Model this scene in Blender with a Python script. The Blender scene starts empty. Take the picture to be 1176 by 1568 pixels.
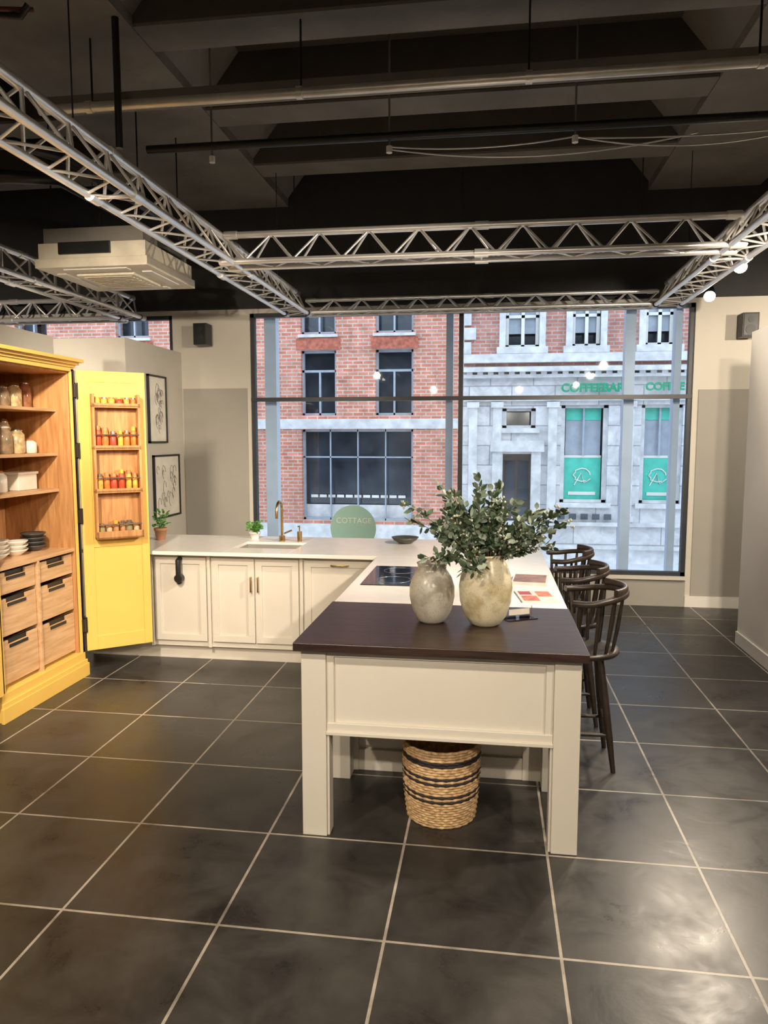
import bpy, math, random
from mathutils import Vector, Matrix
random.seed(7)
H=1.85
# ------------------------------------------------------------ materials
MATS={}
def mat(name,col,rough=.5,metal=0.,var=.12,scale=6.,bump=0.,bscale=60.,emit=None,estr=0.,spec=.5,alpha=None):
    if name in MATS: return MATS[name]
    m=bpy.data.materials.new(name); m.use_nodes=True
    nt=m.node_tree; b=nt.nodes['Principled BSDF']
    tc=nt.nodes.new('ShaderNodeTexCoord'); n=nt.nodes.new('ShaderNodeTexNoise')
    n.inputs['Scale'].default_value=scale; n.inputs['Detail'].default_value=5
    nt.links.new(tc.outputs['Object'],n.inputs['Vector'])
    r=nt.nodes.new('ShaderNodeValToRGB')
    r.color_ramp.elements[0].position=.3; r.color_ramp.elements[1].position=.7
    r.color_ramp.elements[0].color=(*[c*(1-var) for c in col],1)
    r.color_ramp.elements[1].color=(*[min(1,c*(1+var)) for c in col],1)
    nt.links.new(n.outputs['Fac'],r.inputs['Fac']); nt.links.new(r.outputs['Color'],b.inputs['Base Color'])
    b.inputs['Roughness'].default_value=rough; b.inputs['Metallic'].default_value=metal
    b.inputs['Specular IOR Level'].default_value=spec
    if bump>0:
        n2=nt.nodes.new('ShaderNodeTexNoise'); n2.inputs['Scale'].default_value=bscale
        nt.links.new(tc.outputs['Object'],n2.inputs['Vector'])
        bp=nt.nodes.new('ShaderNodeBump'); bp.inputs['Strength'].default_value=bump; bp.inputs['Distance'].default_value=.01
        nt.links.new(n2.outputs['Fac'],bp.inputs['Height']); nt.links.new(bp.outputs['Normal'],b.inputs['Normal'])
    if emit:
        b.inputs['Emission Color'].default_value=(*emit,1); b.inputs['Emission Strength'].default_value=estr
    MATS[name]=m; return m
def wood(name,c1,c2,scale=3.,rough=.5,axis='Z'):
    m=bpy.data.materials.new(name); m.use_nodes=True; nt=m.node_tree; b=nt.nodes['Principled BSDF']
    tc=nt.nodes.new('ShaderNodeTexCoord'); mp=nt.nodes.new('ShaderNodeMapping')
    s=[12,12,12]; s['XYZ'.index(axis)]=1.2; mp.inputs['Scale'].default_value=s
    n=nt.nodes.new('ShaderNodeTexNoise'); n.inputs['Scale'].default_value=scale; n.inputs['Detail'].default_value=8; n.inputs['Distortion'].default_value=.6
    r=nt.nodes.new('ShaderNodeValToRGB'); r.color_ramp.elements[0].position=.35; r.color_ramp.elements[1].position=.65
    r.color_ramp.elements[0].color=(*c1,1); r.color_ramp.elements[1].color=(*c2,1)
    nt.links.new(tc.outputs['Object'],mp.inputs['Vector']); nt.links.new(mp.outputs['Vector'],n.inputs['Vector'])
    nt.links.new(n.outputs['Fac'],r.inputs['Fac']); nt.links.new(r.outputs['Color'],b.inputs['Base Color'])
    b.inputs['Roughness'].default_value=rough; MATS[name]=m; return m
def brickmat(name,c1,c2,mortar,w,h,ms,rough=.8,vertical=True,off=.5,loc=(0,0,0),noise=.35,nscale=2.,bump=.3,dist=1.,spec=.5):
    m=bpy.data.materials.new(name); m.use_nodes=True; nt=m.node_tree; b=nt.nodes['Principled BSDF']
    tc=nt.nodes.new('ShaderNodeTexCoord'); sp=nt.nodes.new('ShaderNodeSeparateXYZ'); cb=nt.nodes.new('ShaderNodeCombineXYZ')
    nt.links.new(tc.outputs['Object'],sp.inputs[0])
    nt.links.new(sp.outputs['X'],cb.inputs['X']); nt.links.new(sp.outputs['Z' if vertical else 'Y'],cb.inputs['Y'])
    mp=nt.nodes.new('ShaderNodeMapping'); mp.inputs['Location'].default_value=loc
    nt.links.new(cb.outputs[0],mp.inputs['Vector'])
    bt=nt.nodes.new('ShaderNodeTexBrick'); bt.offset=off; bt.squash=1
    bt.inputs['Scale'].default_value=1; bt.inputs['Brick Width'].default_value=w; bt.inputs['Row Height'].default_value=h
    bt.inputs['Mortar Size'].default_value=ms; bt.inputs['Mortar Smooth'].default_value=.1
    bt.inputs['Color1'].default_value=(*c1,1); bt.inputs['Color2'].default_value=(*c2,1); bt.inputs['Mortar'].default_value=(*mortar,1)
    nt.links.new(mp.outputs[0],bt.inputs['Vector'])
    n=nt.nodes.new('ShaderNodeTexNoise'); n.inputs['Scale'].default_value=nscale; n.inputs['Detail'].default_value=9; n.inputs['Roughness'].default_value=.65; n.inputs['Distortion'].default_value=dist
    nt.links.new(tc.outputs['Object'],n.inputs['Vector'])
    mr=nt.nodes.new('ShaderNodeMapRange'); mr.inputs['From Min'].default_value=.3; mr.inputs['From Max'].default_value=.7
    mr.inputs['To Min'].default_value=1-noise; mr.inputs['To Max'].default_value=1+noise
    nt.links.new(n.outputs['Fac'],mr.inputs['Value'])
    mx=nt.nodes.new('ShaderNodeVectorMath'); mx.operation='SCALE'
    nt.links.new(bt.outputs['Color'],mx.inputs[0]); nt.links.new(mr.outputs[0],mx.inputs['Scale'])
    nt.links.new(mx.outputs[0],b.inputs['Base Color'])
    r2=nt.nodes.new('ShaderNodeMapRange'); r2.inputs['From Min'].default_value=.3; r2.inputs['From Max'].default_value=.7
    r2.inputs['To Min'].default_value=rough-.08; r2.inputs['To Max'].default_value=rough+.12
    nt.links.new(n.outputs['Fac'],r2.inputs['Value']); nt.links.new(r2.outputs[0],b.inputs['Roughness'])
    b.inputs['Specular IOR Level'].default_value=spec
    bp=nt.nodes.new('ShaderNodeBump'); bp.inputs['Strength'].default_value=bump; bp.inputs['Distance'].default_value=.01
    inv=nt.nodes.new('ShaderNodeMath'); inv.operation='MULTIPLY_ADD'; inv.inputs[1].default_value=-1.; 
    nt.links.new(bt.outputs['Fac'],inv.inputs[0]); 
    sc=nt.nodes.new('ShaderNodeMath'); sc.operation='MULTIPLY'; sc.inputs[1].default_value=.6
    nt.links.new(n.outputs['Fac'],sc.inputs[0]); nt.links.new(sc.outputs[0],inv.inputs[2])
    nt.links.new(inv.outputs[0],bp.inputs['Height']); nt.links.new(bp.outputs[0],b.inputs['Normal'])
    MATS[name]=m; return m
def glassmat(name,tint=(.93,.97,1),gl=.06,rough=.02):
    m=bpy.data.materials.new(name); m.use_nodes=True; nt=m.node_tree
    for n in list(nt.nodes): nt.nodes.remove(n)
    o=nt.nodes.new('ShaderNodeOutputMaterial'); t=nt.nodes.new('ShaderNodeBsdfTransparent'); g=nt.nodes.new('ShaderNodeBsdfGlossy'); mx=nt.nodes.new('ShaderNodeMixShader')
    f=nt.nodes.new('ShaderNodeFresnel'); f.inputs['IOR'].default_value=1.35
    t.inputs[0].default_value=(*tint,1); g.inputs['Roughness'].default_value=rough
    nt.links.new(f.outputs[0],mx.inputs[0]); nt.links.new(t.outputs[0],mx.inputs[1]); nt.links.new(g.outputs[0],mx.inputs[2]); nt.links.new(mx.outputs[0],o.inputs[0])
    MATS[name]=m; return m

floor_m=brickmat('slate_tile',(.022,.021,.0205),(.044,.041,.038),(.36,.32,.275),.64,.655,.006,rough=.32,vertical=False,off=0,loc=(.36,-2.5+.655*5,0),noise=.55,nscale=3.6,bump=.26,dist=.4,spec=.42)
brick_m=brickmat('red_brick',(.50,.16,.095),(.64,.25,.17),(.52,.42,.36),.23,.08,.012,rough=.85)
brick2_m=brickmat('brown_brick',(.44,.16,.12),(.52,.23,.17),(.44,.36,.33),.23,.08,.012,rough=.85)
stone_m=brickmat('pale_stone',(.56,.555,.565),(.68,.66,.66),(.34,.34,.36),.9,.42,.012,rough=.75,noise=.26,nscale=3)
stone2=mat('carved_stone',(.62,.61,.61),.75,var=.2,scale=5,bump=.3,bscale=30)
ceil_m=mat('dark_ceiling_paint',(.088,.077,.066),.8,var=.25,scale=1.2,bump=.3,bscale=12)
ceil2=mat('ceiling_concrete',(.20,.185,.165),.85,var=.2,scale=2,bump=.4,bscale=14)
black_wall=mat('black_wall_paint',(.028,.028,.028),.8)
wall_m=mat('beige_wall_paint',(.60,.565,.50),.85,var=.04,scale=2)
grey_m=mat('grey_wall_paint',(.36,.34,.305),.85,var=.04,scale=2)
white_m=mat('white_paint',(.78,.75,.70),.7,var=.03,scale=2)
cream=mat('cream_cabinet_paint',(.70,.66,.585),.45,var=.03,scale=2)
quartz=mat('white_quartz',(.86,.84,.81),.18,var=.03,scale=9)
walnut=wood('dark_walnut',(.022,.012,.010),(.050,.028,.022),rough=.32,axis='X')
yellow=mat('yellow_paint',(.84,.54,.125),.42,var=.03,scale=2)
oak=wood('oak',(.42,.19,.065),(.60,.31,.12),rough=.5,axis='Z')
oakx=wood('oak_drawer',(.56,.33,.16),(.72,.46,.26),rough=.5,axis='Y')
blackm=mat('black_metal',(.015,.015,.016),.4)
blk_pl=mat('black_plastic',(.02,.02,.022),.45)
frame_m=mat('dark_window_frame',(.03,.035,.045),.4)
alu=mat('aluminium_truss',(.88,.86,.84),.30,metal=.6,var=.05)
chrome=mat('steel',(.6,.6,.6),.25,metal=1.)
brass=mat('brass',(.62,.42,.18),.25,metal=1.)
glass=glassmat('window_glass')
clear=glassmat('clear_glass',(.96,.98,.98))
dkglass=mat('dark_window_glass',(.05,.06,.075),.12,var=.5,scale=1.5)
lampm=mat('added_lamp_lens',(1,.9,.7),.3,emit=(1,.88,.66),estr=14)
lampb=mat('bright_lamp_lens',(1,.9,.7),.3,emit=(1,.88,.66),estr=60)
stoolm=mat('dark_stained_wood',(.030,.021,.016),.38,var=.3,scale=20)
teal=mat('teal_blind',(.08,.56,.43),.6)
green=mat('green_sign',(.01,.30,.15),.5)
# ------------------------------------------------------------ builder
class Obj:
    def __init__(s,name,M=None):
        s.name=name; s.v=[]; s.f=[]; s.mi=[]; s.sm=[]; s.mats=[]; s.M=M or Matrix.Identity(4)
    def _m(s,m):
        if m not in s.mats: s.mats.append(m)
        return s.mats.index(m)
    def add(s,vs,fs,m,smooth=False):
        o=len(s.v); k=s._m(m)
        s.v+=[s.M@Vector(p) for p in vs]
        for f in fs: s.f.append([i+o for i in f]); s.mi.append(k); s.sm.append(smooth)
    def box(s,x0,x1,y0,y1,z0,z1,m):
        if x0>x1:x0,x1=x1,x0
        if y0>y1:y0,y1=y1,y0
        if z0>z1:z0,z1=z1,z0
        s.add([(x0,y0,z0),(x1,y0,z0),(x1,y1,z0),(x0,y1,z0),(x0,y0,z1),(x1,y0,z1),(x1,y1,z1),(x0,y1,z1)],
              [(0,3,2,1),(4,5,6,7),(0,1,5,4),(1,2,6,5),(2,3,7,6),(3,0,4,7)],m)
    def cyl(s,p0,p1,r0,m,r1=None,n=16,cap=True,smooth=True):
        p0=Vector(p0);p1=Vector(p1); r1=r0 if r1 is None else r1
        d=(p1-p0).normalized(); a=Vector((0,0,1)) if abs(d.z)<.9 else Vector((1,0,0))
        x=d.cross(a).normalized(); y=d.cross(x)
        vs=[]
        for p,r in((p0,r0),(p1,r1)):
            for i in range(n):
                t=2*math.pi*i/n; vs.append(p+x*math.cos(t)*r+y*math.sin(t)*r)
        fs=[(i,(i+1)%n,n+(i+1)%n,n+i) for i in range(n)]
        s.add(vs,fs,m,smooth)
        if cap:
            s.add(vs[:n],[tuple(range(n))[::-1]],m); s.add(vs[n:],[tuple(range(n))],m)
    def tube(s,pts,r,m,n=8,closed=False):
        pts=[Vector(p) for p in pts]; k=len(pts); vs=[]
        up=None
        for i,p in enumerate(pts):
            a=pts[(i-1)%k] if (i>0 or closed) else p; b=pts[(i+1)%k] if (i<k-1 or closed) else p
            d=(b-a).normalized()
            if up is None: up=Vector((0,0,1)) if abs(d.z)<.9 else Vector((1,0,0))
            x=d.cross(up).normalized(); y=x.cross(d).normalized(); up=y
            rr=r[i] if isinstance(r,(list,tuple)) else r
            for j in range(n):
                t=2*math.pi*j/n; vs.append(p+x*math.cos(t)*rr+y*math.sin(t)*rr)
        fs=[]
        for i in range(k if closed else k-1):
            for j in range(n):
                a=i*n+j;b=i*n+(j+1)%n;c=((i+1)%k)*n+(j+1)%n;d=((i+1)%k)*n+j; fs.append((a,b,c,d))
        s.add(vs,fs,m,True)
        if not closed:
            s.add(vs[:n],[tuple(range(n))[::-1]],m); s.add(vs[-n:],[tuple(range(n))],m)
    def ribbon(s,pts,w,h,m):
        pts=[Vector(p) for p in pts]; vs=[];k=len(pts)
        for i,p in enumerate(pts):
            d=(pts[min(i+1,k-1)]-pts[max(i-1,0)]); d.z=0; d.normalize(); x=Vector((d.y,-d.x,0)); z=Vector((0,0,1))
            for a,b in((-1,-1),(-.7,-1),(.7,-1),(1,-.6),(1,.6),(.7,1),(-.7,1),(-1,.6)): vs.append(p+x*a*w/2+z*b*h/2)
        n=8; fs=[]
        for i in range(k-1):
            for j in range(n): fs.append((i*n+j,i*n+(j+1)%n,(i+1)*n+(j+1)%n,(i+1)*n+j))
        s.add(vs,fs,m,True); s.add(vs[:n],[tuple(range(n))[::-1]],m); s.add(vs[-n:],[tuple(range(n))],m)
    def lathe(s,prof,c,m,n=40,ripple=None):
        vs=[];c=Vector(c)
        for r,z in prof:
            for j in range(n):
                t=2*math.pi*j/n; vs.append(c+Vector((math.cos(t)*r,math.sin(t)*r,z)))
        fs=[]
        for i in range(len(prof)-1):
            for j in range(n): fs.append((i*n+j,i*n+(j+1)%n,(i+1)*n+(j+1)%n,(i+1)*n+j))
        s.add(vs,fs,m,True)
        if prof[0][0]>.002: s.add(vs[:n],[tuple(range(n))[::-1]],m)
        if prof[-1][0]>.002: s.add(vs[-n:],[tuple(range(n))],m)
    def wallgrid(s,x0,x1,z0,z1,y0,y1,holes,m):
        xs=sorted(set([x0,x1]+[h[i] for h in holes for i in(0,1) if x0<h[i]<x1]))
        zs=sorted(set([z0,z1]+[h[i] for h in holes for i in(2,3) if z0<h[i]<z1]))
        for a,b in zip(xs,xs[1:]):
            run=None
            for c,d in zip(zs,zs[1:]):
                cx=(a+b)/2;cz=(c+d)/2
                hole=any(h[0]<cx<h[1] and h[2]<cz<h[3] for h in holes)
                if hole:
                    if run: s.box(a,b,y0,y1,run[0],run[1],m); run=None
                else: run=(run[0],d) if run else (c,d)
            if run: s.box(a,b,y0,y1,run[0],run[1],m)
    def done(s,bevel=0,parent=None):
        vs=s.v
        if parent is None and vs:
            lo=Vector([min(v[i] for v in vs) for i in range(3)]); hi=Vector([max(v[i] for v in vs) for i in range(3)])
            o=Vector(((lo.x+hi.x)/2,(lo.y+hi.y)/2,lo.z))
        else: o=Vector((0,0,0))
        if s.name.split('.')[0] in('floor','building_facade','stone_bank_building','wall_back','street'): o=Vector((0,0,0))
        me=bpy.data.meshes.new(s.name); me.from_pydata([v-o for v in vs],[],s.f)
        for m in s.mats: me.materials.append(m)
        me.polygons.foreach_set('material_index',s.mi); me.polygons.foreach_set('use_smooth',s.sm); me.update()
        ob=bpy.data.objects.new(s.name,me); ob.location=o; bpy.context.collection.objects.link(ob)
        if bevel:
            b=ob.modifiers.new('bevel','BEVEL'); b.width=bevel; b.segments=2; b.limit_method='ANGLE'; b.angle_limit=math.radians(50)
        if parent: ob.parent=parent
        return ob
# ------------------------------------------------------------ room shell
WY=8.3
o=Obj('floor'); o.box(-8,6.5,-4,WY+.1,-.1,0,floor_m); o.done()
o=Obj('ceiling'); o.box(-8,6.5,-4,WY+.3,4.85,5.05,ceil_m); o.done()
o=Obj('ceiling_beams')
beams=[(-3.5,-2.27),(1.6,2.7)]
for a,b in beams: o.box(a,b,-4,WY-.05,4.42,4.85,ceil2)
o.box(-8,-7.2,-4,WY-.05,4.42,4.85,ceil2)
for y in (-2.4,-1.2,0,1.2,2.4,3.6,4.8,6.0,7.2):
    for a,b in((-7.2,-3.5),(-2.27,1.6),(2.7,6.5)):
        o.box(a,b,y-.17,y+.14,4.45,4.85,ceil_m)
        o.box(a,b,y-.17,y+.14,4.43,4.45,ceil2)
    for sx,dx in((-2.27,.28),(1.6,-.28)):
        o.add([(sx,y+.14,4.5),(sx,y+1.03,4.5),(sx+dx,y+1.03,4.85),(sx+dx,y+.14,4.85)],[(0,1,2,3)],ceil2)
o.done()
o=Obj('wall_front')
holes=[(-2.76,2.14,.33,3.27),(-7.2,-3.7,.33,3.27)]
o.wallgrid(-8,6.5,0,3.32,WY,WY+.22,holes,wall_m)
o.box(-8,6.5,WY-.05,WY+.22,3.32,4.85,black_wall)
o.done()
o=Obj('trim_pier'); o.box(-3.58,-2.80,WY-.015,WY,0,2.42,grey_m); o.box(2.20,6.4,WY-.015,WY,.12,2.36,grey_m); o.done()
o=Obj('baseboard_front'); o.box(2.14,6.4,WY-.03,WY,0,.12,white_m); o.box(-2.76,2.14,WY-.02,WY,0,.33,grey_m); o.box(-2.76,2.14,WY-.06,WY,.30,.335,wall_m); o.done()
o=Obj('wall_left'); o.box(-8.1,-8,-4,WY,0,4.85,wall_m); o.done()
o=Obj('wall_right'); o.box(6.5,6.6,-4,WY,0,4.85,wall_m); o.done()
o=Obj('wall_back'); o.box(-8,6.5,-4.1,-4,0,4.85,wall_m); o.done()
o=Obj('wall_partition_right'); o.box(2.24,2.36,4.6,6.86,0,2.76,white_m); o.done()
o=Obj('baseboard_right'); o.box(2.225,2.24,4.6,6.86,0,.11,white_m); o.done()
o=Obj('wall_partition_left'); o.box(-4.6,-3.6,6.95,WY,0,2.84,wall_m); o.done()
o=Obj('wall_partition_cabinet'); o.box(-3.92,-3.80,2.6,6.05,0,2.73,wall_m); o.done()
# windows
def window(name,x0,x1,z0,z1,mull,trans):
    o=Obj(name); t=.045; y0,y1=WY+.02,WY+.10
    o.box(x0,x1,y0,y1,z0,z0+t,frame_m);o.box(x0,x1,y0,y1,z1-t,z1,frame_m)
    o.box(x0,x0+t,y0,y1,z0,z1,frame_m);o.box(x1-t,x1,y0,y1,z0,z1,frame_m)
    for m in mull: o.box(m-.025,m+.025,y0,y1,z0,z1,frame_m)
    for m in trans: o.box(x0,x1,y0-.01,y1,m-.022,m+.022,frame_m)
    o.box(x0+.01,x1-.01,WY+.055,WY+.063,z0+.01,z1-.01,glass)
    return o.done()
window('window_1',-2.76,2.14,.33,3.27,[-.33],[2.29])
window('window_2',-7.2,-3.7,.33,3.27,[-5.4],[2.29])
pale=mat('pale_blue_frame',(.50,.58,.70),.5,var=.05)
o=Obj('shopfront_posts')
for x,w in((-2.60,.14),(-.47,.08),(1.53,.11),(2.04,.07)): o.box(x-w/2,x+w/2,8.56,8.70,-.77,3.6,pale)
o.done()
# ------------------------------------------------------------ exterior
street=mat('asphalt',(.42,.43,.46),.8,var=.1,scale=3,bump=.2)
kerb=mat('paving',(.62,.62,.64),.8,var=.08,scale=3)
o=Obj('street'); o.box(-25,25,8.54,11,-1.0,-.78,kerb); o.box(-25,25,11,14,-1.0,-.9,street); o.box(-25,25,14,15.68,-1.0,-.78,kerb)
for y in(11.4,12.5,13.6): o.box(-25,25,y,y+.1,-.9,-.895,white_m)
o.done()
FY=16
o=Obj('building_facade')
h=[]; cols=[(-4.16,-3.37),(-2.49,-1.66),(-6.7,-5.9),(-8.5,-7.7),(-11,-10.2),(-13,-12.2)]
for a,b in cols:
    for z in(2.34,4.12,6.0,7.9): h.append((a,b,z,z+1.42))
gr=[(-4.16,-1.66,.0,2.03),(-8.5,-5.9,.0,2.03),(-13,-10.2,.0,2.03)]
o.wallgrid(-16,-.62,-.9,10,FY,FY+.35,h+gr,brick_m)
o.box(-16,-.62,FY-.06,FY,2.04,2.26,stone2)
o.box(-16,-.62,FY-.04,FY,-.9,-.08,stone2)
o.box(-16,-.62,FY+.36,FY+.4,-.9,10,dkglass)
fr=mat('grey_window_frame',(.36,.40,.46),.5)
sold=mat('soldier_course_brick',(.45,.13,.08),.85,var=.35,scale=14)
for a,b in cols: o.box(a-.1,b+.1,FY-.02,FY,3.77,4.02,sold); o.box(a-.05,b+.05,FY-.06,FY,4.04,4.10,stone2)
for a,b,c,d in h+gr:
    y0,y1=FY+.12,FY+.2
    for x in [a,b-.05]: o.box(x,x+.05,y0,y1,c,d,fr)
    for z in [c,d-.05]: o.box(a,b,y0,y1,z,z+.05,fr)
    if d-c<1.6: o.box(a,b,y0,y1,c+.95,c+1.0,fr); o.box(a+.38,a+.42,y0,y1,c,c+.95,fr)
    else:
        for k in range(1,4): x=a+(b-a)*k/4; o.box(x-.012,x+.012,y0,y1,c,d,fr)
        o.box(a,b,y0,y1,1.4,1.43,fr)
        for k in range(11):
            x=a+.15+k*(b-a-.3)/11; o.box(x,x+.16,y0+.1,y0+.12,.50,.56,white_m)
        o.box(a+.02,b-.02,y0+.1,y0+.11,.03,.34,stone2)
o.done()
o=Obj('stone_bank_building')
sw=[(1.49,2.46,.47,2.53),(3.12,3.95,.47,2.53),(4.8,5.7,.47,2.53),(6.4,7.3,.47,2.53),(.26,.96,2.05,2.47),(.28,.88,-.3,1.5)]
uw=[(.30,1.0,3.75,5.1),(1.68,2.25,3.75,5.1),(3.15,3.72,3.75,5.1),(4.8,5.4,3.75,5.1),(6.3,6.9,3.75,5.1)]
uw+= [(a,b,c+2.1,d+2.1) for a,b,c,d in uw]
o.wallgrid(-.58,13,-.9,3.3,FY-.05,FY+.35,sw,stone_m)
o.wallgrid(-.58,13,3.3,9.5,FY+.02,FY+.35,uw,brick2_m)
o.box(-.58,13,FY+.36,FY+.4,-.9,9.5,dkglass)
for z,d,t in((2.62,.10,.06),(3.10,.16,.07),(3.22,.26,.10),(3.42,.12,.18),(-.02,.10,.08),(-.5,.16,.06)): o.box(-.58,13,FY-.05-d,FY+.02,z,z+t,stone2)
o.box(-.58,13,FY-.12,FY,-.9,-.45,stone2)
for k in range(60): o.box(-.5+k*.22,-.38+k*.22,FY-.22,FY-.05,3.16,3.23,stone2)
for x in(-.45,.06,1.22,2.78,4.25,5.95,7.6):
    o.box(x,x+.18,FY-.14,FY,-.02,2.60,stone2); o.box(x-.04,x+.22,FY-.18,FY,2.48,2.60,stone2); o.box(x-.04,x+.22,FY-.18,FY,.08,.20,stone2)
for k in range(12): 
    o.box(-.57,-.32 if k%2 else -.42,FY-.05,FY+.02,3.62+k*.3,3.87+k*.3,stone2)
for a,b,c,d in uw:
    o.box(a-.13,a,FY-.06,FY+.1,c-.1,d+.1,stone2);o.box(b,b+.13,FY-.06,FY+.1,c-.1,d+.1,stone2)
    o.box(a-.18,b+.18,FY-.12,FY+.1,c-.14,c,stone2);o.box(a-.13,b+.13,FY-.06,FY+.1,d,d+.16,stone2)
    for x in(a,b-.07,(a+b)/2-.02): o.box(x,x+.07,FY+.1,FY+.16,c,d,white_m)
    for z in(c,c+.62,d-.05): o.box(a,b,FY+.1,FY+.16,z,z+.06,white_m)
    o.box(a+.07,b-.07,FY+.18,FY+.19,c+.3,d,fr)
for a,b,c,d in sw[:5]:
    for x in(a,b-.09): o.box(x,x+.09,FY+.05,FY+.13,c,d,stone2)
    o.box(a-.08,b+.08,FY-.12,FY,c-.1,c,stone2)
    for z in(c,d-.06,): o.box(a,b,FY+.05,FY+.13,z,z+.06,stone2)
for a,b,c,d in sw[:4]:
    o.box(a+.10,b-.10,FY+.2,FY+.22,c,c+.95,teal); o.box(a+.1,b-.1,FY+.19,FY+.23,c+.95,c+1.0,white_m); o.box(a+.12,b-.12,FY+.2,FY+.22,c+1.75,c+2.0,teal)
    o.box(a+.12,b-.12,FY+.22,FY+.23,c+1.0,c+1.75,fr)
    cx=(a+b)/2; pts=[(cx+.17*math.cos(t*math.pi/8)+.02*math.sin(3*t),FY+.185,c+.58+.14*math.sin(t*math.pi/8)) for t in range(14)]
    o.tube(pts,.014,white_m,6); o.tube([(cx-.16,FY+.185,c+.36),(cx-.02,FY+.185,c+.62),(cx+.05,FY+.185,c+.4),(cx+.18,FY+.185,c+.5)],.014,white_m,6)
    o.box(a+.2,b-.2,FY+.18,FY+.19,c+.15,c+.22,white_m)
    o.box(cx-.02,cx+.02,FY+.14,FY+.18,c+1.0,d,fr)
door=mat('bank_door',(.08,.06,.05),.4)
o.box(.28,.88,FY+.1,FY+.14,-.3,1.5,door)
for z0,z1 in((-.15,.35),(.5,1.35)):
    for x0,x1 in((.33,.55),(.61,.83)): o.box(x0,x1,FY+.08,FY+.1,z0,z1,dkglass)
o.box(.08,.28,FY-.12,FY,-.3,1.55,stone2);o.box(.88,1.08,FY-.12,FY,-.3,1.55,stone2);o.box(.02,1.14,FY-.2,FY,1.55,1.78,stone2)
for k in range(5): o.box(1.45+k*.24,1.6+k*.24,FY-.14,FY-.1,.12,.24,dkglass)
bank=o.done()
def text(body,x,y,z,size,m,parent):
    c=bpy.data.curves.new('letters','FONT'); c.body=body; c.size=size; c.extrude=.02; c.offset=.008
    t=bpy.data.objects.new('lettering',c); t.location=(x,y,z); t.rotation_euler=(math.pi/2,0,0); c.materials.append(m)
    bpy.context.collection.objects.link(t); t.parent=parent; return t
text('COFFEEBAR',1.46,FY-.2,2.80,.24,green,bank); text('COFFEE',3.15,FY-.2,2.82,.22,green,bank)
# round teal decal on the window
o=Obj('round_window_decal')
tealpale=mat('pale_teal_vinyl',(.30,.50,.45),.6,var=.03)
n=48; cx,cz,r=-1.56,.80,.27
o.add([(cx+r*math.cos(2*math.pi*i/n),WY+.015,cz+r*math.sin(2*math.pi*i/n)) for i in range(n)],[tuple(range(n))],tealpale)
o.add([(cx+r*math.cos(2*math.pi*i/n),WY+.019,cz+r*math.sin(2*math.pi*i/n)) for i in range(n)],[tuple(range(n))[::-1]],tealpale)
dec=o.done()
t=text('COTTAGE',-1.76,WY+.008,.86,.09,mat('cream_vinyl',(.7,.75,.65),.6),None); t.data.extrude=.001; t.data.offset=0
t.parent=dec; t.matrix_parent_inverse=Matrix.Translation(-dec.location)
# ------------------------------------------------------------ trusses (triangular)
def truss(p0,p1,w=.25,z0=3.17,z1=3.44,r=.023,pitch=.37,hang=()):
    o=Obj('lighting_truss'); p0=Vector(p0);p1=Vector(p1); d=(p1-p0); L=d.length; d.normalize(); s=Vector((d.y,-d.x,0))
    P=lambda t,a,z: Vector((p0.x+d.x*t+s.x*a,p0.y+d.y*t+s.y*a,z))
    zb,zt=z0+r,z1-r
    for a,z in((-w/2,zb),(w/2,zb),(0,zt)): o.cyl(P(0,a,z),P(L,a,z),r if z==zb else r*1.15,alu,n=12)
    n=int(L/pitch)*2
    for i in range(n):
        t0=L*i/n;t1=L*(i+1)/n; e=i%2
        for a in(-w/2,w/2):
            if e: o.cyl(P(t0,a,zb),P(t1,0,zt),.010,alu,n=6,cap=False)
            else: o.cyl(P(t0,0,zt),P(t1,a,zb),.010,alu,n=6,cap=False)
        o.cyl(P(t0,(-w/2,w/2)[e],zb),P(t1,(-w/2,w/2)[1-e],zb),.008,alu,n=6,cap=False)
    for t in [0,L]+[k*2.0 for k in range(1,int(L/2)+1)]:
        o.cyl(P(t,-w/2,zb),P(t,w/2,zb),.012,alu,n=6)
        for a,z in((-w/2,zb),(w/2,zb),(0,zt)):
            tt=min(max(t,.06),L-.06); o.cyl(P(tt-.05,a,z),P(tt+.05,a,z),r*1.4,alu,n=12)
    for y in hang: o.cyl((p0.x,y,z1-.03),(p0.x,y,4.415),.004,blackm,n=6)
    return o.done()
HG=(-1.2,3.6,7.2)
truss((-2.10,-2,0),(-2.10,8.0,0),hang=HG)
truss((1.77,-2,0),(1.77,8.0,0),hang=HG)
truss((-2.08,5.66,0),(1.75,5.66,0),w=.2)
truss((-2.03,8.05,0),(1.70,8.05,0),w=.2,z0=3.19,z1=3.37,r=.018,pitch=.3)
truss((-4.02,0,0),(-4.02,8.0,0),hang=(1.2,3.6,7.2))
truss((-7.5,8.0,0),(-4.15,8.0,0),w=.2)
truss((-1.98,-1.0,0),(1.65,-1.0,0),w=.2)  # unseen cross truss added to carry the added lamps
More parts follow.
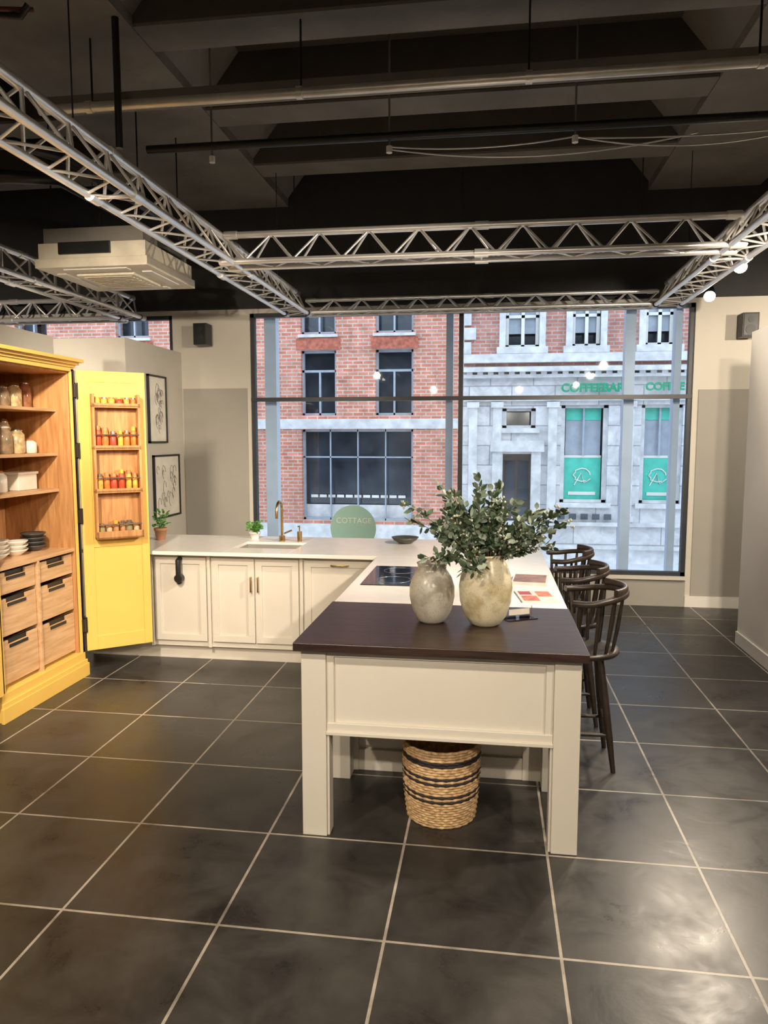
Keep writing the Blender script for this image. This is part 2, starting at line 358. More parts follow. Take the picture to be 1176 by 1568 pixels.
# ------------------------------------------------------------ spotlights (right-hand pair real, the rest added)
def spot(p,aim,power,size=62,col=(1,.85,.66),blend=.7,rad=.05,hood=.08,side=None):
    p=Vector(p);aim=Vector(aim); d=(aim-p).normalized()
    o=Obj('spotlight_real_or_added')
    if side is None:
        o.cyl((p.x,p.y,3.155),(p.x,p.y,3.175),.025,blk_pl); o.cyl(p,(p.x,p.y,3.165),.01,blk_pl,n=8)
    else: o.tube([p,(p.x,p.y,p.z+.06),(side,p.y,3.19)],.01,blk_pl,8)
    o.cyl(p-d*.10,p+d*.07,.045,blk_pl,r1=.055,n=24); o.cyl(p+d*.07,p+d*.073,.050,lampm if hood else lampb,n=24)
    if hood: o.cyl(p+d*.07,p+d*(.07+hood),.055,blk_pl,r1=.056,n=24,cap=False)
    ob=o.done()
    l=bpy.data.lights.new('spot_light','SPOT'); l.energy=power; l.spot_size=math.radians(size); l.spot_blend=blend; l.color=col; l.shadow_soft_size=rad
    lo=bpy.data.objects.new('spot_light',l); bpy.context.collection.objects.link(lo); lo.parent=ob
    lo.location=(p+d*(.12+hood))-ob.location; lo.rotation_euler=d.to_track_quat('-Z','Y').to_euler()
spot((1.98,6.39,3.24),(.3,2.6,.6),270,70,hood=0,rad=.08,side=1.90)
spot((2.06,7.54,3.22),(.85,2.5,0),190,60,hood=0,rad=.13,side=1.90)
spot((-2.1,2.45,3.06),(-3.2,4.8,1.1),300,80)  # this and all spots below: added lamps, brightening the room from out of view
spot((-2.1,2.0,3.06),(-2.95,5.5,.9),130,60)
spot((1.77,3.6,3.06),(-.1,3.5,.9),190,80)
spot((1.77,4.15,3.06),(-2.0,6.0,.9),430,60)
spot((1.77,3.9,3.06),(-.3,5.0,.9),150,80)
spot((1.77,3.2,3.06),(-3.6,7.9,1.9),420,45)
spot((1.77,4.25,3.06),(2.1,8.2,1.9),280,75)
spot((-2.1,2.6,3.06),(-3.2,8.2,2.0),280,50)
spot((.7,-1.0,3.06),(-.2,3.4,.6),250,75)  # added behind the camera to light the table front
spot((-1.3,-1.0,3.06),(-2.4,4.2,.6),270,75)
spot((1.77,1.0,3.06),(1.0,4.0,0),190,95)
spot((-2.1,1.0,3.06),(-1.5,3.0,0),190,95)
spot((-4.0,4.0,3.06),(-5.5,6.5,1.5),350,100)
spot((1.77,2.6,3.06),(2.3,5.9,1.6),300,80)
spot((3.6,5.5,3.06),(3.2,8.2,1.8),250,90)  # added to lift the dark wall past the right partition
spot((0,-1.0,3.06),(0,-3.9,2.2),400,120)
# ------------------------------------------------------------ pipes etc.
o=Obj('ceiling_pipe'); galv=mat('galvanised_pipe',(.72,.69,.64),.30,metal=.5)
o.cyl((-2.95,4.66,3.98),(3.5,4.66,3.98),.030,galv); o.box(-2.95,3.5,4.70,4.85,4.02,4.08,ceil2)
for x in(-2.6,-1.2,.2,1.5,2.6): o.cyl((x-.02,4.66,3.98),(x+.02,4.66,3.98),.038,galv); o.cyl((x,4.70,4.0),(x,4.70,4.85),.007,blackm,n=6)
o.done()
o=Obj('sprinkler_pipe'); o.cyl((-2.6,5.48,4.02),(3.5,5.48,4.0),.03,blackm)
for x in(-2.09,-.75,.56):
    o.cyl((x,5.48,3.93),(x,5.48,4.85),.008,ceil2,n=6); o.cyl((x,5.48,3.90),(x,5.48,3.945),.022,white_m); 
o.done()
o=Obj('conduit_pipe'); o.cyl((-2.2,7.5,3.60),(1.7,7.5,3.60),.02,galv)
for x in(-2.0,-.3,1.4): o.cyl((x,7.5,3.6),(x,7.5,4.85),.006,blackm,n=6)
o.done()
o=Obj('hanging_cable'); 
for (x0,x1,sag,y) in((-.75,.56,.04,5.53),(.56,2.2,.10,5.53),(.56,2.3,.03,5.55),(-.75,1.4,.10,5.58)):
    o.tube([(x0+(x1-x0)*t/16,y,3.96-sag*(1-((t-8)/8)**2)) for t in range(17)],.006,galv,6)
o.done()
o=Obj('ventilation_pipes')
o.tube([(-5.5,5.2,3.75),(-4.2,5.2,3.75),(-3.6,5.2,3.78),(-3.35,5.5,3.85),(-3.3,6.3,3.85)],.05,blackm,12)
o.tube([(-5.5,5.05,3.95),(-4.1,5.05,3.95),(-3.4,5.05,3.95),(-3.2,5.4,3.95),(-3.1,7.9,3.95)],.04,blackm,12)
o.cyl((-2.32,4.5,3.65),(-2.32,4.5,4.85),.022,blackm); o.cyl((-3.4,4.6,3.5),(-3.4,4.6,4.42),.012,blackm)
o.tube([(-3.9,4.2,4.35),(-3.1,4.2,4.35),(-2.75,4.2,4.3),(-2.7,4.2,4.36)],.02,blackm,8)
o.tube([(-4.2,3.2,4.1),(-2.9,4.1,4.3),(-2.7,4.25,4.36)],.014,mat('red_pipe',(.12,.03,.02),.5),8)
o.done()
acm=mat('ac_cream_plastic',(.70,.64,.52),.5); acg=mat('ac_grille',(.80,.74,.60),.5,var=.1,scale=30)
o=Obj('ceiling_air_conditioner')
x0,x1,y0,y1=-3.55,-2.62,5.45,6.38
o.box(x0,x1,y0,y1,3.17,3.24,acm); o.box(x0+.02,x1-.02,y0+.02,y1-.02,3.24,3.36,acm); o.box(x0+.05,x1-.05,y0+.05,y1-.05,3.36,3.48,ceil2); 
o.box(x0+.22,x1-.22,y0+.22,y1-.22,3.15,3.17,acg)
for a,b,c,d in((x0+.2,x1-.2,y0+.06,y0+.14),(x0+.2,x1-.2,y1-.14,y1-.06),(x0+.06,x0+.14,y0+.2,y1-.2),(x1-.14,x1-.06,y0+.2,y1-.2)): o.box(a,b,c,d,3.162,3.172,white_m)
for i in range(8): o.box(x0+.26,x1-.26,y0+.26+i*.055,y0+.275+i*.055,3.144,3.15,acm)
for x in(x0+.1,x1-.1):
    for y in(y0+.1,y1-.1): o.cyl((x,y,3.4),(x,y,4.42),.007,blackm,n=6)
o.box(x1-.05,x1+.04,y0+.3,y0+.7,3.37,3.48,blackm); o.box(x0+.2,x1-.3,y0-.002,y0+.02,3.27,3.36,blackm)
o.done(.008)
for x,y,z,s in((-3.27,WY-.15,3.02,1),(2.62,WY-.15,3.0,-1)):
    o=Obj('wall_speaker'); o.box(x-.08,x+.08,y-.08,y+.08,z-.12,z+.12,blk_pl); o.box(x-.07,x+.07,y-.086,y-.08,z-.11,z+.11,blackm)
    o.box(x-.02,x+.02,y+.08,y+.15,z-.03,z+.03,blackm); o.cyl((x,y-.09,z+.05),(x,y-.086,z+.05),.03,blk_pl,n=20);o.cyl((x,y-.09,z-.05),(x,y-.086,z-.05),.05,blk_pl,n=20); o.done(.008)
# ------------------------------------------------------------ kitchen counter (L)
def shaker(o,x0,x1,z0,z1,y,m,fw=.055):
    o.box(x0,x1,y,y+.02,z0,z0+fw,m);o.box(x0,x1,y,y+.02,z1-fw,z1,m);o.box(x0,x0+fw,y,y+.02,z0+fw,z1-fw,m);o.box(x1-fw,x1,y,y+.02,z0+fw,z1-fw,m)
    o.box(x0+fw,x1-fw,y+.011,y+.02,z0+fw,z1-fw,m)
o=Obj('kitchen_counter')
CZ=.93
sx0,sx1,sy0,sy1=-2.12,-1.58,5.84,6.20
FX=-3.35
o.box(FX,.40,5.67,6.50,.12,.68,cream)
o.box(FX,sx0-.03,5.67,6.5,.68,.90,cream);o.box(sx1+.03,.40,5.67,6.5,.68,.90,cream);o.box(sx0-.03,sx1+.03,5.67,5.80,.68,.90,cream);o.box(sx0-.03,sx1+.03,6.24,6.5,.68,.90,cream)
o.box(FX,.40,5.72,6.45,0,.12,cream)
o.box(FX-.02,sx0,5.57,6.57,.90,CZ,quartz);o.box(sx1,.43,5.57,6.57,.90,CZ,quartz);o.box(sx0,sx1,5.57,sy0,.90,CZ,quartz);o.box(sx0,sx1,sy1,6.57,.90,CZ,quartz)
sink=mat('sink_ceramic',(.30,.28,.26),.3)
o.box(sx0,sx1,sy0,sy1,.70,.72,sink); o.box(sx0,sx0+.01,sy0,sy1,.7,.91,sink);o.box(sx1-.01,sx1,sy0,sy1,.7,.91,sink);o.box(sx0,sx1,sy1-.01,sy1,.7,.91,sink);o.box(sx0,sx1,sy0,sy0+.01,.7,.91,sink)
for x0,x1 in((-3.33,-2.78),(-2.74,-2.29),(-2.24,-1.88),(-1.87,-1.51),(-1.46,-.88)): shaker(o,x0,x1,.17,.87,5.65,cream)
for x in(-2.765,-2.265,-1.485): o.box(x-.012,x+.012,5.645,5.67,.12,.90,cream)
for x in(-1.905,-1.845): o.tube([(x,5.65,.72),(x,5.625,.72),(x,5.625,.60),(x,5.65,.60)],.006,brass,8)
o.tube([(-1.24,5.65,.835),(-1.24,5.625,.835),(-1.10,5.625,.835),(-1.10,5.65,.835)],.006,brass,8)
o.tube([(-2.51,5.65,.86),(-2.51,5.61,.85),(-2.51,5.61,.70),(-2.51,5.63,.66)],.022,blackm,10); o.cyl((-2.51,5.60,.70),(-2.51,5.65,.70),.035,blackm)
# peninsula
o.box(-.80,.30,3.90,5.67,.10,.90,cream); o.box(-.78,.28,3.93,5.6,0,.10,cream)
o.box(-.855,.43,3.975,5.57,.90,CZ,quartz)
shaker(o,-.70,.20,.14,.86,3.88,cream,.08)
for k in range(3):
    y0=3.98+k*.55; o.box(.30,.312,y0,y0+.05,.12,.9,cream)
o.box(-.80,-.70,3.865,3.90,0,.9,cream);o.box(.20,.30,3.865,3.90,0,.9,cream);o.box(-.70,.20,3.87,3.9,0,.12,cream)
o.done(.003)
o=Obj('induction_hob'); hob=mat('black_hob_glass',(.008,.008,.01),.06)
o.box(-.79,-.40,4.45,5.12,CZ,CZ+.006,hob)
for y in(4.62,4.95): o.tube([(-.6+.11*math.cos(t*math.pi/12),y+.11*math.sin(t*math.pi/12),CZ+.006) for t in range(24)],.0015,chrome,5,True)
for i in range(5): o.box(-.45,-.43,4.6+i*.09,4.64+i*.09,CZ+.006,CZ+.007,chrome)
o.done()
o=Obj('kitchen_faucet'); fx,fy=-1.82,6.27
o.cyl((fx,fy,CZ),(fx,fy,CZ+.05),.028,brass); 
o.tube([(fx,fy,CZ+.04),(fx,fy,CZ+.28)]+[(fx,fy-.08+.08*math.cos(t*math.pi/8),CZ+.28+.08*math.sin(t*math.pi/8)) for t in range(1,9)]+[(fx,fy-.16,CZ+.22)],.012,brass,12)
o.cyl((fx+.02,fy,CZ+.07),(fx+.09,fy,CZ+.10),.008,brass); o.done()
o=Obj('soap_dispenser'); o.cyl((-1.66,6.27,CZ),(-1.66,6.27,CZ+.09),.022,brass); o.tube([(-1.66,6.27,CZ+.09),(-1.66,6.27,CZ+.14),(-1.66,6.22,CZ+.14)],.006,brass,8); o.done()
leafg=mat('fresh_green_leaf',(.10,.28,.05),.5,var=.4,scale=30)
def leaf(o,p,d,l,w,m,up=None):
    d=Vector(d).normalized(); a=Vector((random.uniform(-1,1),random.uniform(-1,1),random.uniform(-1,1)))
    x=d.cross(a).normalized(); n=d.cross(x); p=Vector(p)
    o.add([p,p+d*l*.3+x*w*.42,p+d*l*.65+x*w*.45,p+d*l,p+d*l*.65-x*w*.45,p+d*l*.3-x*w*.42,p+d*l*.5-n*w*.15],
          [(0,1,6),(1,2,6),(2,3,6),(3,4,6),(4,5,6),(5,0,6)],m,True)
terra=mat('terracotta',(.45,.22,.12),.8)
def herb(name,x,y,z,r,hh,n,pm):
    o=Obj(name); o.lathe([(r*.7,0),(r,hh*.8),(r*1.08,hh*.8),(r*1.08,hh),(r*.9,hh),(r*.88,hh*.85),(.003,hh*.85)],(x,y,z),pm,24)
    for i in range(n):
        a=random.uniform(0,6.28); q=random.uniform(0,r*1.2); t=random.uniform(hh,hh*2.4)
        p=(x+q*math.cos(a),y+q*math.sin(a),z+t); leaf(o,p,(math.cos(a),math.sin(a),random.uniform(-.2,1)),r*.7,r*.5,leafg)
        if i%6==0: o.tube([(x,y,z+hh*.8),p],.002,leafg,5)
    o.done()
herb('potted_herb',-2.93,6.2,CZ,.055,.11,70,terra)
herb('potted_herb',-2.12,6.42,CZ,.05,.06,90,white_m)
o=Obj('serving_bowl'); o.lathe([(.05,0),(.10,.03),(.12,.055),(.115,.055),(.09,.03),(.003,.012)],(-.72,6.3,CZ),mat('dark_stoneware',(.06,.055,.05),.4),28); o.done()
# ------------------------------------------------------------ table
o=Obj('prep_table')
X0,X1,Y0,Y1=-.84,.41,3.17,3.85
o.box(-.865,.435,3.12,3.97,.893,.932,walnut)
for x in(X0,X1-.115):
    for y in(Y0,Y1-.10): o.box(x,x+.115,y,y+.105,0,.893,cream)
for x in(X0+.115,X1-.127): o.box(x,x+.012,Y0+.012,Y0+.09,0,.5,cream)
o.box(X0+.115,X1-.115,Y0+.015,Y0+.04,.855,.893,cream)
o.box(X0+.115,X1-.115,Y0+.028,Y0+.045,.50,.87,cream)
o.box(X0+.115,X0+.15,Y0+.015,Y0+.04,.53,.86,cream);o.box(X1-.15,X1-.115,Y0+.015,Y0+.04,.53,.86,cream)
o.box(X0+.115,X1-.115,Y0+.008,Y0+.05,.505,.545,cream); o.box(X0+.115,X1-.115,Y0-.004,Y0+.05,.49,.508,cream)
for x in(X0+.012,X1-.04): o.box(x,x+.028,Y0+.1,Y1-.1,.50,.893,cream)
o.box(X0+.1,X1-.1,Y1-.04,Y1-.015,.50,.893,cream)
o.done(.003)
# ------------------------------------------------------------ vases
def vasemat(name,base,stain,p0=.38):
    m=bpy.data.materials.new(name); m.use_nodes=True; nt=m.node_tree; b=nt.nodes['Principled BSDF']
    tc=nt.nodes.new('ShaderNodeTexCoord'); n=nt.nodes.new('ShaderNodeTexNoise'); n.inputs['Scale'].default_value=9; n.inputs['Detail'].default_value=8
    n2=nt.nodes.new('ShaderNodeTexVoronoi'); n2.inputs['Scale'].default_value=90
    r=nt.nodes.new('ShaderNodeValToRGB'); r.color_ramp.elements[0].position=p0; r.color_ramp.elements[1].position=.52
    r.color_ramp.elements[0].color=(*stain,1); r.color_ramp.elements[1].color=(*base,1)
    mx=nt.nodes.new('ShaderNodeMix'); mx.data_type='RGBA'; mx.blend_type='MULTIPLY'
    r2=nt.nodes.new('ShaderNodeValToRGB'); r2.color_ramp.elements[0].color=(.40,.34,.26,1); r2.color_ramp.elements[0].position=.08;r2.color_ramp.elements[1].position=.25; r2.color_ramp.elements[1].color=(1,1,1,1)
    nt.links.new(tc.outputs['Object'],n.inputs['Vector']);nt.links.new(tc.outputs['Object'],n2.inputs['Vector'])
    nt.links.new(n.outputs['Fac'],r.inputs[0]);nt.links.new(n2.outputs['Distance'],r2.inputs[0])
    mx.inputs[0].default_value=.8; nt.links.new(r.outputs[0],mx.inputs[6]);nt.links.new(r2.outputs[0],mx.inputs[7]);nt.links.new(mx.outputs[2],b.inputs['Base Color'])
    b.inputs['Roughness'].default_value=.28; return m
TZ=.932
v1=vasemat('speckled_glaze',(.46,.43,.37),(.33,.30,.25)); v2=vasemat('cream_glaze',(.64,.58,.42),(.42,.35,.20))
o=Obj('ceramic_vase')
o.lathe([(.055,0),(.075,.012),(.098,.06),(.113,.13),(.112,.18),(.098,.225),(.078,.255),(.070,.265),(.072,.285),(.078,.298),(.072,.300),(.062,.285),(.062,.26),(.08,.2),(.003,.1)],(-.275,3.60,TZ),v1,48); o.done()
o=Obj('eucalyptus_vase')
vx,vy=-.01,3.58
o.lathe([(.060,0),(.075,.008),(.105,.05),(.126,.12),(.131,.19),(.122,.25),(.103,.30),(.090,.325),(.086,.34),(.092,.352),(.086,.352),(.076,.335),(.08,.3),(.003,.2)],(vx,vy,TZ),v2,48)
lm=[mat('eucalyptus_leaf_dark',(.045,.08,.045),.5,var=.3,scale=40),mat('eucalyptus_leaf',(.09,.14,.08),.5,var=.3,scale=40),mat('eucalyptus_leaf_pale',(.26,.32,.24),.5,var=.2,scale=40),mat('eucalyptus_buds',(.55,.53,.42),.6)]
stem=mat('twig',(.10,.07,.04),.7)
top=TZ+.33
for i in range(60):
    a=random.uniform(0,2*math.pi); sp=random.uniform(.05,.43); hh=random.uniform(.08,.41)*(1.0-.35*(sp/.43)**2)
    if sp>.30: hh=random.uniform(-.06,.28)
    ex=Vector((vx+math.cos(a)*sp,vy+math.sin(a)*sp*.75,top+hh))
    p0=Vector((vx+math.cos(a)*.04,vy+math.sin(a)*.04,top-.05)); pm=p0.lerp(ex,.5)+Vector((0,0,.07))
    pts=[]
    for k in range(9):
        t=k/8; pts.append((1-t)**2*p0+2*t*(1-t)*pm+t*t*ex)
    o.tube(pts,[.0035-.0025*k/8 for k in range(9)],stem,5)
    for k in range(3,9):
        d=(pts[min(k+1,8)]-pts[k-1]).normalized()
        for q in range(5):
            s=Vector((random.uniform(-1,1),random.uniform(-1,1),random.uniform(-.7,1)))
            dd=(d*.5+s).normalized(); base=pts[k].lerp(pts[k-1],random.random())+dd*.006
            m=random.choices(lm[:3],[5,5,3.5])[0]
            leaf(o,base,dd,random.uniform(.034,.056),random.uniform(.022,.033),m)
        if random.random()<.4:
            for q in range(4):
                c=pts[k]+Vector((random.uniform(-.02,.02),random.uniform(-.02,.02),random.uniform(-.02,.02)))
                o.lathe([(.001,-.006),(.005,-.003),(.006,0),(.004,.005),(.001,.007)],c,lm[3],6)
o.done()
# brochures
o=Obj('magazine'); pap=mat('glossy_paper',(.75,.68,.62),.3); org=mat('print_orange',(.65,.18,.08),.3,var=.5,scale=20)
M=Matrix.Translation((.28,4.25,CZ))@Matrix.Rotation(.12,4,'Z'); o.M=M
o.box(-.105,.105,-.15,.15,0,.008,pap)
o.box(-.09,.0,-.13,.0,.008,.009,org);o.box(.01,.09,-.02,.12,.008,.009,org);o.box(-.09,-.02,.03,.12,.008,.009,mat('print_red',(.4,.04,.04),.3)); o.done()
o=Obj('recipe_book'); o.M=Matrix.Translation((.27,4.72,CZ))@Matrix.Rotation(-.1,4,'Z'); o.box(-.11,.11,-.14,.14,0,.02,pap); o.box(-.10,.10,-.13,.13,.02,.021,mat('print_brown',(.25,.12,.07),.3,var=.5,scale=15)); o.done()
o=Obj('acrylic_sign_holder'); o.M=Matrix.Translation((.16,3.72,TZ))@Matrix.Rotation(.5,4,'Z'); o.box(-.085,.085,-.045,.045,0,.004,clear); o.box(-.075,.075,-.003,.003,.004,.06,clear); o.box(-.06,.06,-.0035,-.003,.02,.05,pap); o.done()
# ------------------------------------------------------------ basket
def wickermat():
    m=bpy.data.materials.new('woven_seagrass'); m.use_nodes=True; nt=m.node_tree; b=nt.nodes['Principled BSDF']
    tc=nt.nodes.new('ShaderNodeTexCoord'); n=nt.nodes.new('ShaderNodeTexNoise'); n.inputs['Scale'].default_value=45
    r=nt.nodes.new('ShaderNodeValToRGB'); r.color_ramp.elements[0].color=(.40,.24,.11,1); r.color_ramp.elements[1].color=(.72,.50,.28,1)
    r.color_ramp.elements[0].position=.3;r.color_ramp.elements[1].position=.65
    nt.links.new(tc.outputs['Object'],n.inputs['Vector']);nt.links.new(n.outputs['Fac'],r.inputs[0]);nt.links.new(r.outputs[0],b.inputs['Base Color']); b.inputs['Roughness'].default_value=.8; return m
wk=wickermat(); wkd=mat('dark_seagrass',(.025,.02,.022),.8,var=.4,scale=40)
o=Obj('woven_basket'); bx,by=-.213,3.47
R=lambda z: .163+.022*math.sin(min(1,z/.36)*math.pi*.62)
nz=30
for k in range(nz):
    z=.008+k*.0128; dark=k in(10,12,17,19,24,25)
    n=72; pts=[]
    for j in range(n):
        t=2*math.pi*j/n; rr=R(z)+.003*math.sin(j*math.pi/1.5+(k%2)*math.pi); pts.append((bx+rr*math.cos(t),by+rr*math.sin(t),z))
    o.tube(pts,.0075,wkd if dark else wk,6,True)
o.lathe([(.003,.006),(.15,.006),(.15,.012),(.003,.012)],(bx,by,0),wk,30)
o.lathe([(.153,.01),(.172,.37),(.169,.37),(.150,.012)],(bx,by,0),wk,30)
for s in(-1,1):
    o.tube([(bx+s*.172,by-.05,.35)]+[(bx+s*.178,by-.05*math.cos(t*math.pi/8),.36+.05*math.sin(t*math.pi/8)) for t in range(9)],.007,wk,6)
o.done()
# ------------------------------------------------------------ stools
def stool(cx,cy):
    o=Obj('bar_stool'); M=Matrix.Translation((cx,cy,0)); o.M=M; m=stoolm
    o.lathe([(.003,.625),(.15,.625),(.19,.635),(.20,.65),(.195,.665),(.16,.662),(.003,.652)],(0,0,0),m,36)
    feet=[]
    for a in(45,135,225,315):
        t=math.radians(a); p=Vector((.12*math.cos(t),.12*math.sin(t),.63)); q=Vector((.225*math.cos(t),.235*math.sin(t),0))
        o.tube([p,p.lerp(q,.35),p.lerp(q,.7),q],[.016,.021,.019,.013],m,12); feet.append((p,q))
    L=lambda i,t: feet[i][0].lerp(feet[i][1],t)
    for i,j,t in((0,1,.68),(1,2,.6),(2,3,.68),(3,0,.6)): o.tube([L(i,t),(L(i,t)+L(j,t))/2,L(j,t)],[.009,.013,.009],m,10)
    arc=[]; 
    for k in range(25):
        t=math.radians(-115+230*k/24); arc.append((.005+.215*math.cos(t),.225*math.sin(t),.955+.035*max(0,math.cos(t))))
    o.ribbon(arc,.042,.030,m)
    crest=[(.222*math.cos(math.radians(a)),.23*math.sin(math.radians(a)),1.005) for a in range(-50,51,10)]
    o.ribbon(crest,.026,.05,m)
    for a in(-105,-75,-50,-25,0,25,50,75,105):
        t=math.radians(a); o.tube([(.165*math.cos(t),.165*math.sin(t),.655),(.19*math.cos(t),.195*math.sin(t),.8),(.212*math.cos(t),.222*math.sin(t),.965)],[.009,.012,.009],m,8)
    o.done()
stool(.545,4.20); stool(.545,4.86); stool(.545,5.58)
# ------------------------------------------------------------ larder cabinet
o=Obj('larder_cabinet')
cx0,cx1,cy0,cy1=-3.72,-3.10,4.19,5.18
o.box(cx0,cx1,cy0,cy1,0,.19,yellow); o.box(cx1,cx1+.02,cy0-.02,cy1+.02,0,.10,yellow); o.box(cx1,cx1+.012,cy0-.01,cy1+.01,.10,.13,yellow)
o.box(cx0,cx1,cy0,cy0+.03,.19,2.36,yellow); o.box(cx0,cx1,cy1-.03,cy1,.19,2.36,yellow)
o.box(cx0,cx0+.02,cy0,cy1,.19,2.36,yellow)
o.box(cx0,cx1,cy0,cy1,2.34,2.37,yellow)
for z,e,t in((2.37,.01,.02),(2.39,.03,.02),(2.41,.055,.025)): o.box(cx0,cx1+e,cy0-e,cy1+e,z,z+t,yellow)
o.box(cx1-.02,cx1,cy0,cy0+.04,.19,2.36,yellow);o.box(cx1-.02,cx1,cy1-.04,cy1,.19,2.36,yellow)
iy0,iy1=cy0+.03,cy1-.03
o.box(cx0+.02,cx0+.03,iy0,iy1,.19,2.34,oak); o.box(cx0+.03,cx1-.025,iy0,iy0+.015,.19,2.34,oak); o.box(cx0+.03,cx1-.025,iy1-.015,iy1,.19,2.34,oak); o.box(cx0+.03,cx1-.03,iy0,iy1,2.325,2.34,oak)
for z in(2.065,1.735,1.465): o.box(cx0+.03,cx1-.13,iy0+.015,iy1-.015,z-.022,z,oakx)
o.box(cx0+.03,cx1-.03,iy0,iy1,.985,1.01,oakx)
ym=(iy0+iy1)/2; o.box(cx0+.03,cx1-.03,ym-.012,ym+.012,.19,.985,oakx)
for (a,b) in((iy0+.02,ym-.018),(ym+.018,iy1-.02)):
    for z0,z1 in((.82,.965),(.54,.79),(.215,.51)):
        fx=cx1-.05
        o.box(fx-.018,fx,a,b,z0,z1-.03,oakx); w=(b-a)
        o.box(fx-.018,fx,a,a+w*.25,z1-.03,z1,oakx);o.box(fx-.018,fx,b-w*.25,b,z1-.03,z1,oakx)
        o.box(fx-.03,fx-.02,a+.01,b-.01,z0,z1,blackm); o.box(cx0+.05,fx-.03,a,b,z0,z0+.02,oak)
        o.box(fx,fx+.006,a+w*.27,b-w*.27,z1-.055,z1-.032,blackm)
for z in(2.2,1.75,1.25,.4): o.box(cx1-.005,cx1+.02,cy1-.03,cy1+.012,z-.05,z+.05,blackm); o.cyl((cx1+.012,cy1+.005,z-.06),(cx1+.012,cy1+.005,z+.06),.012,blackm,n=10)
o.box(cx1,cx1+.005,cy1-.014,cy1+.004,.19,2.35,blackm)
# far door (open)
hx,hy=-3.10,5.19; dv=Vector((.40,.32,0)).normalized(); nv=Vector((dv.y,-dv.x,0))
D=Matrix(((dv.x,nv.x,0,hx),(dv.y,nv.y,0,hy),(0,0,1,0),(0,0,0,1)))
o.M=D; DW=.51
o.box(0.01,DW,-.022,0,.19,2.355,yellow)
for a,b,c,d in((.01,.09,.19,2.355),(DW-.06,DW,.19,2.355),(.09,DW-.06,2.27,2.355),(.09,DW-.06,.19,.30),(.09,DW-.06,1.0,1.06)): o.box(a,b,0,.006,c,d,yellow)
ra,rb=.10,.45
o.box(ra,rb,.006,.012,1.07,2.16,oak)
o.box(ra,ra+.018,.006,.10,1.07,2.18,oak);o.box(rb-.018,rb,.006,.10,1.07,2.18,oak)
sh=[1.07,1.43,1.76,2.08]
for z in sh: o.box(ra,rb,.006,.10,z,z+.016,oak)
o.box(ra,rb,.09,.10,1.07,1.13,oak)
for z in sh[1:]: o.box(ra,rb,.092,.10,z-.005,z+.03,oak)
for z in sh[:3]: o.tube([(ra+.01,.096,z+.11),(rb-.01,.096,z+.11)],.005,chrome,8)
o.M=Matrix.Identity(4)
# near door folded back to the side
o.box(cx1,cx1+.022,cy0-.52,cy0-.01,.19,2.355,yellow)
cab=o.done(.002)
# jars
amber=[mat('paprika',(.70,.20,.04),.4,var=.3,scale=30),mat('turmeric',(.80,.42,.06),.4,var=.3,scale=30),mat('chilli',(.50,.07,.03),.4),mat('cream_jar',(.75,.70,.60),.4),mat('dried_herbs',(.30,.24,.10),.6)]
o=Obj('spice_jars'); o.M=D
for zi,z in enumerate(sh):
    u=ra+.045
    while u<rb-.04:
        r=random.uniform(.020,.026); hh=random.uniform(.12,.17) if zi in(1,2) else (.06 if zi==3 else random.uniform(.09,.14))
        m=random.choice(amber[:3]+([amber[3]] if zi!=1 else [])); zz=z+.0165
        if zi==0: m=random.choice([amber[4],oak,oakx])
        o.lathe([(r*.9,0),(r,.005),(r,hh*.7),(r*.7,hh*.8)],(u,.05,zz),m,14); o.cyl((u,.05,zz+hh*.8),(u,.05,zz+hh),r*.75,random.choice([chrome,amber[1],oak]),n=14)
        u+=r*2+.006
o.done()
def jar(o,x,y,z,r,h,m,lid):
    o.lathe([(r*.9,0),(r,.008),(r,h*.75),(r*.7,h*.86),(r*.7,h*.9)],(x,y,z),m,20); o.lathe([(r*.75,h*.9),(r*.78,h*.93),(r*.4,h),(.003,h*1.02)],(x,y,z),lid,20)
gj=mat('glass_jar',(.36,.26,.16),.1,var=.4,scale=20); gj2=mat('pasta_jar',(.62,.46,.24),.15,var=.4,scale=25); gj3=mat('bean_jar',(.30,.12,.06),.15,var=.4,scale=25)
pale_c=mat('white_ceramic',(.80,.76,.68),.3)
o=Obj('storage_jars')
for i,(y,r,h) in enumerate(((4.35,.06,.17),(4.50,.055,.15),(4.63,.06,.18),(4.79,.05,.15),(4.92,.055,.17),(5.05,.045,.20))): jar(o,-3.42,y,2.066,r,h,[gj,gj2,gj3][i%3],chrome)
for i,(y,r,h) in enumerate(((4.32,.07,.13),(4.48,.06,.12),(4.62,.05,.10),(4.75,.06,.20),(4.90,.055,.18),(5.04,.055,.10))): jar(o,-3.40,y,1.736,r,h,[pale_c,gj2,pale_c,gj,gj2,pale_c][i],[pale_c,chrome,oak][i%3])
for y in(4.84,4.97): jar(o,-3.55,y,1.736,.05,.25,gj2,chrome)
o.done()
o=Obj('ceramic_canisters')
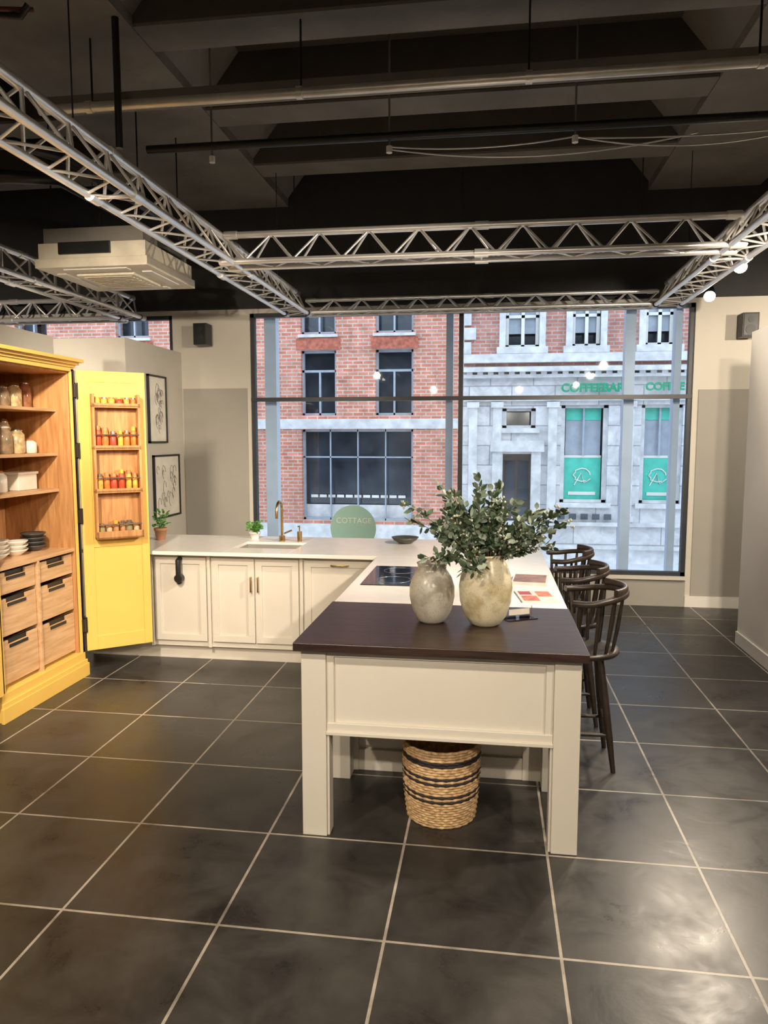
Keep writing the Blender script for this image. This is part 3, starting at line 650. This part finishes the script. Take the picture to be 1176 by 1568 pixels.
o.box(-3.5,-3.36,4.84,5.06,1.466,1.58,pale_c); o.box(-3.51,-3.35,4.83,5.07,1.58,1.60,pale_c); 
for y in(4.35,4.52,4.70): jar(o,-3.42,y,1.466,.06,.15,pale_c,oak)
o.done(.006)
o=Obj('stacked_bowls')
for y,c,mm in((4.98,4,mat('dark_stoneware',(.06,.05,.05),.4)),(4.76,3,pale_c),(4.55,4,pale_c)):
    for k in range(c): o.lathe([(.04,0),(.085,.035),(.09,.045),(.08,.04),(.003,.01)],(-3.36,y,1.011+k*.03),mm,24)
o.done()
# pictures
def picture(y0,y1,z0,z1):
    o=Obj('framed_print'); x=-3.597
    o.box(x,x+.025,y0,y1,z0,z0+.02,blackm);o.box(x,x+.025,y0,y1,z1-.02,z1,blackm);o.box(x,x+.025,y0,y0+.02,z0,z1,blackm);o.box(x,x+.025,y1-.02,y1,z0,z1,blackm)
    o.box(x,x+.012,y0+.02,y1-.02,z0+.02,z1-.02,pale_c)
    for k in range(18):
        yy=random.uniform(y0+.1,y1-.1); z=random.uniform(z0+.12,z1-.12); r=random.uniform(.02,.06)
        o.tube([(x+.014,yy+r*math.cos(t)*random.uniform(.6,1),z+r*1.4*math.sin(t)) for t in [i*.9 for i in range(6)]],.0025,ceil2,5)
    o.done()
picture(7.38,7.82,1.79,2.52); picture(7.46,8.12,.96,1.66)
# ------------------------------------------------------------ world + camera
w=bpy.data.worlds.new('World'); bpy.context.scene.world=w; w.use_nodes=True
bg=w.node_tree.nodes['Background']; bg.inputs[0].default_value=(.76,.87,1,1); bg.inputs[1].default_value=2.8
cam=bpy.data.cameras.new('Camera'); co=bpy.data.objects.new('Camera',cam); bpy.context.collection.objects.link(co)
cam.sensor_fit='VERTICAL'; cam.sensor_height=36; cam.sensor_width=27; cam.lens=1120/1568*36
co.location=(0,0,H); co.rotation_euler=(math.pi/2-math.atan(114/1120),0,math.atan(162/1125.8))
bpy.context.scene.camera=co
bpy.context.scene.view_settings.view_transform='Standard'
